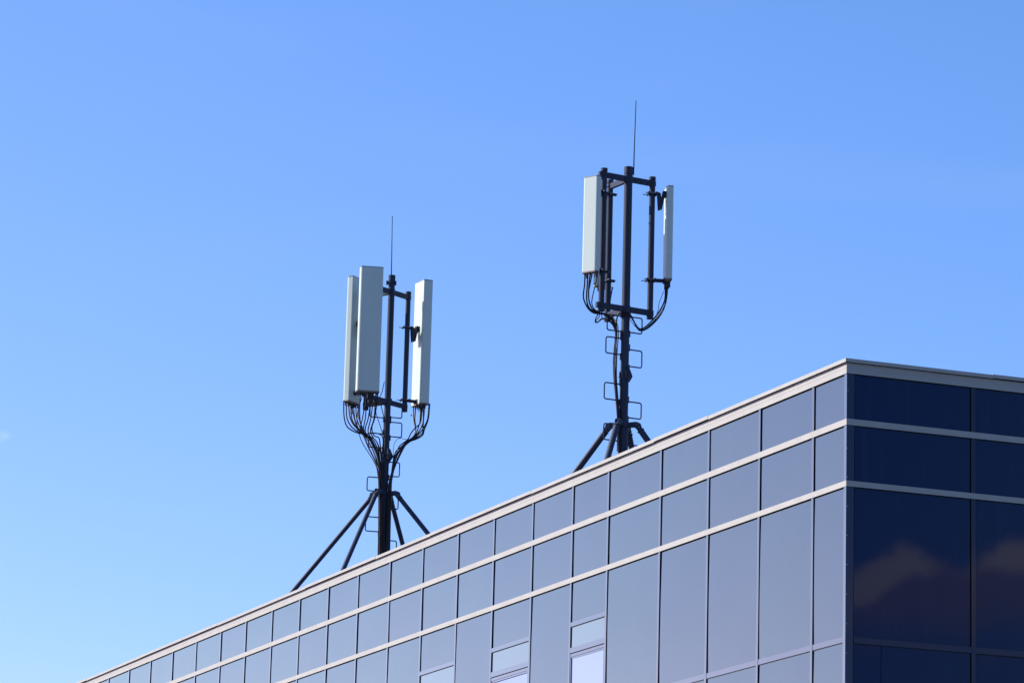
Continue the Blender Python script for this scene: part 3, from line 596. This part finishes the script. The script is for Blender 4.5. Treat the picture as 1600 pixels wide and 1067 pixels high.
cc = N(nt, 'ShaderNodeMixRGB'); cc.inputs['Color1'].default_value = (*CLOUD_DARK, 1); cc.inputs['Color2'].default_value = (*CLOUD_LIT, 1); L_.new(lit, cc.inputs['Fac'])
cm_ = N(nt, 'ShaderNodeMixRGB'); L_.new(MA('MULTIPLY', body, .9), cm_.inputs['Fac']); L_.new(cbc.outputs[0], cm_.inputs['Color1']); L_.new(cc.outputs[0], cm_.inputs['Color2'])
mpv = N(nt, 'ShaderNodeMapping'); mpv.inputs['Rotation'].default_value = (.3, .2, .5); mpv.inputs['Scale'].default_value = (1.0, 1.0, 3.2)
L_.new(tc.outputs['Generated'], mpv.inputs['Vector'])
cir = N(nt, 'ShaderNodeTexNoise', i_Scale=3.5, i_Detail=7.0, i_Roughness=.52, i_Distortion=.6); L_.new(mpv.outputs[0], cir.inputs['Vector'])
veil = N(nt, 'ShaderNodeMixRGB'); veil.inputs['Color2'].default_value = (3.6, 3.9, 4.4, 1)
L_.new(MA('MULTIPLY', smooth(cir.outputs['Fac'], .46, .80), .08), veil.inputs['Fac']); L_.new(cm_.outputs[0], veil.inputs['Color1'])
puff = MA('POWER', 2.718, MA('MULTIPLY', MA('ADD', MA('POWER', MA('DIVIDE', MA('SUBTRACT', az, PUFF[0]), .11), 2.), MA('POWER', MA('DIVIDE', MA('SUBTRACT', el, PUFF[1]), .075), 2.)), -1.))
pf = N(nt, 'ShaderNodeMixRGB'); pf.inputs['Color2'].default_value = (5.0, 4.8, 4.8, 1)
L_.new(MA('MULTIPLY', MA('MULTIPLY', puff, smooth(n3, -.25, .2)), .15), pf.inputs['Fac']); L_.new(veil.outputs[0], pf.inputs['Color1'])
L_.new(pf.outputs[0], bg.inputs['Color']); L_.new(bg.outputs[0], wo.inputs[0])

sl = bpy.data.lights.new('sun', 'SUN'); sl.energy = SUN_E; sl.angle = R(.53); sl.color = (1, .955, .90)
so = bpy.data.objects.new('sun', sl); COL.objects.link(so); so.rotation_euler = to_sun.to_track_quat('Z', 'Y').to_euler(); so.location = (-30, 20, 40)

cam = bpy.data.cameras.new('camera'); cam.sensor_width = 36; cam.lens = 5705.58 / 1600 * 36; cam.clip_end = 12000; cam.clip_start = .5
ca = bpy.data.objects.new('camera', cam); COL.objects.link(ca); S.camera = ca
Rt = Matrix(((0.92920406, -0.36862326, 0.02639532), (-0.10489357, -0.19457576, 0.97526284), (0.35436868, 0.90898689, 0.2194668)))
ca.matrix_world = Matrix.Translation((-18.9233018, -37.67155761, 1.45360869)) @ Matrix((Rt[0], Rt[1], -Rt[2])).transposed().to_4x4()

S.view_settings.view_transform = 'Standard'; S.view_settings.look = 'None'; S.view_settings.exposure = EXPOSURE; S.view_settings.gamma = 1
S.cycles.max_bounces = 6; S.cycles.diffuse_bounces = 3; S.cycles.glossy_bounces = 4
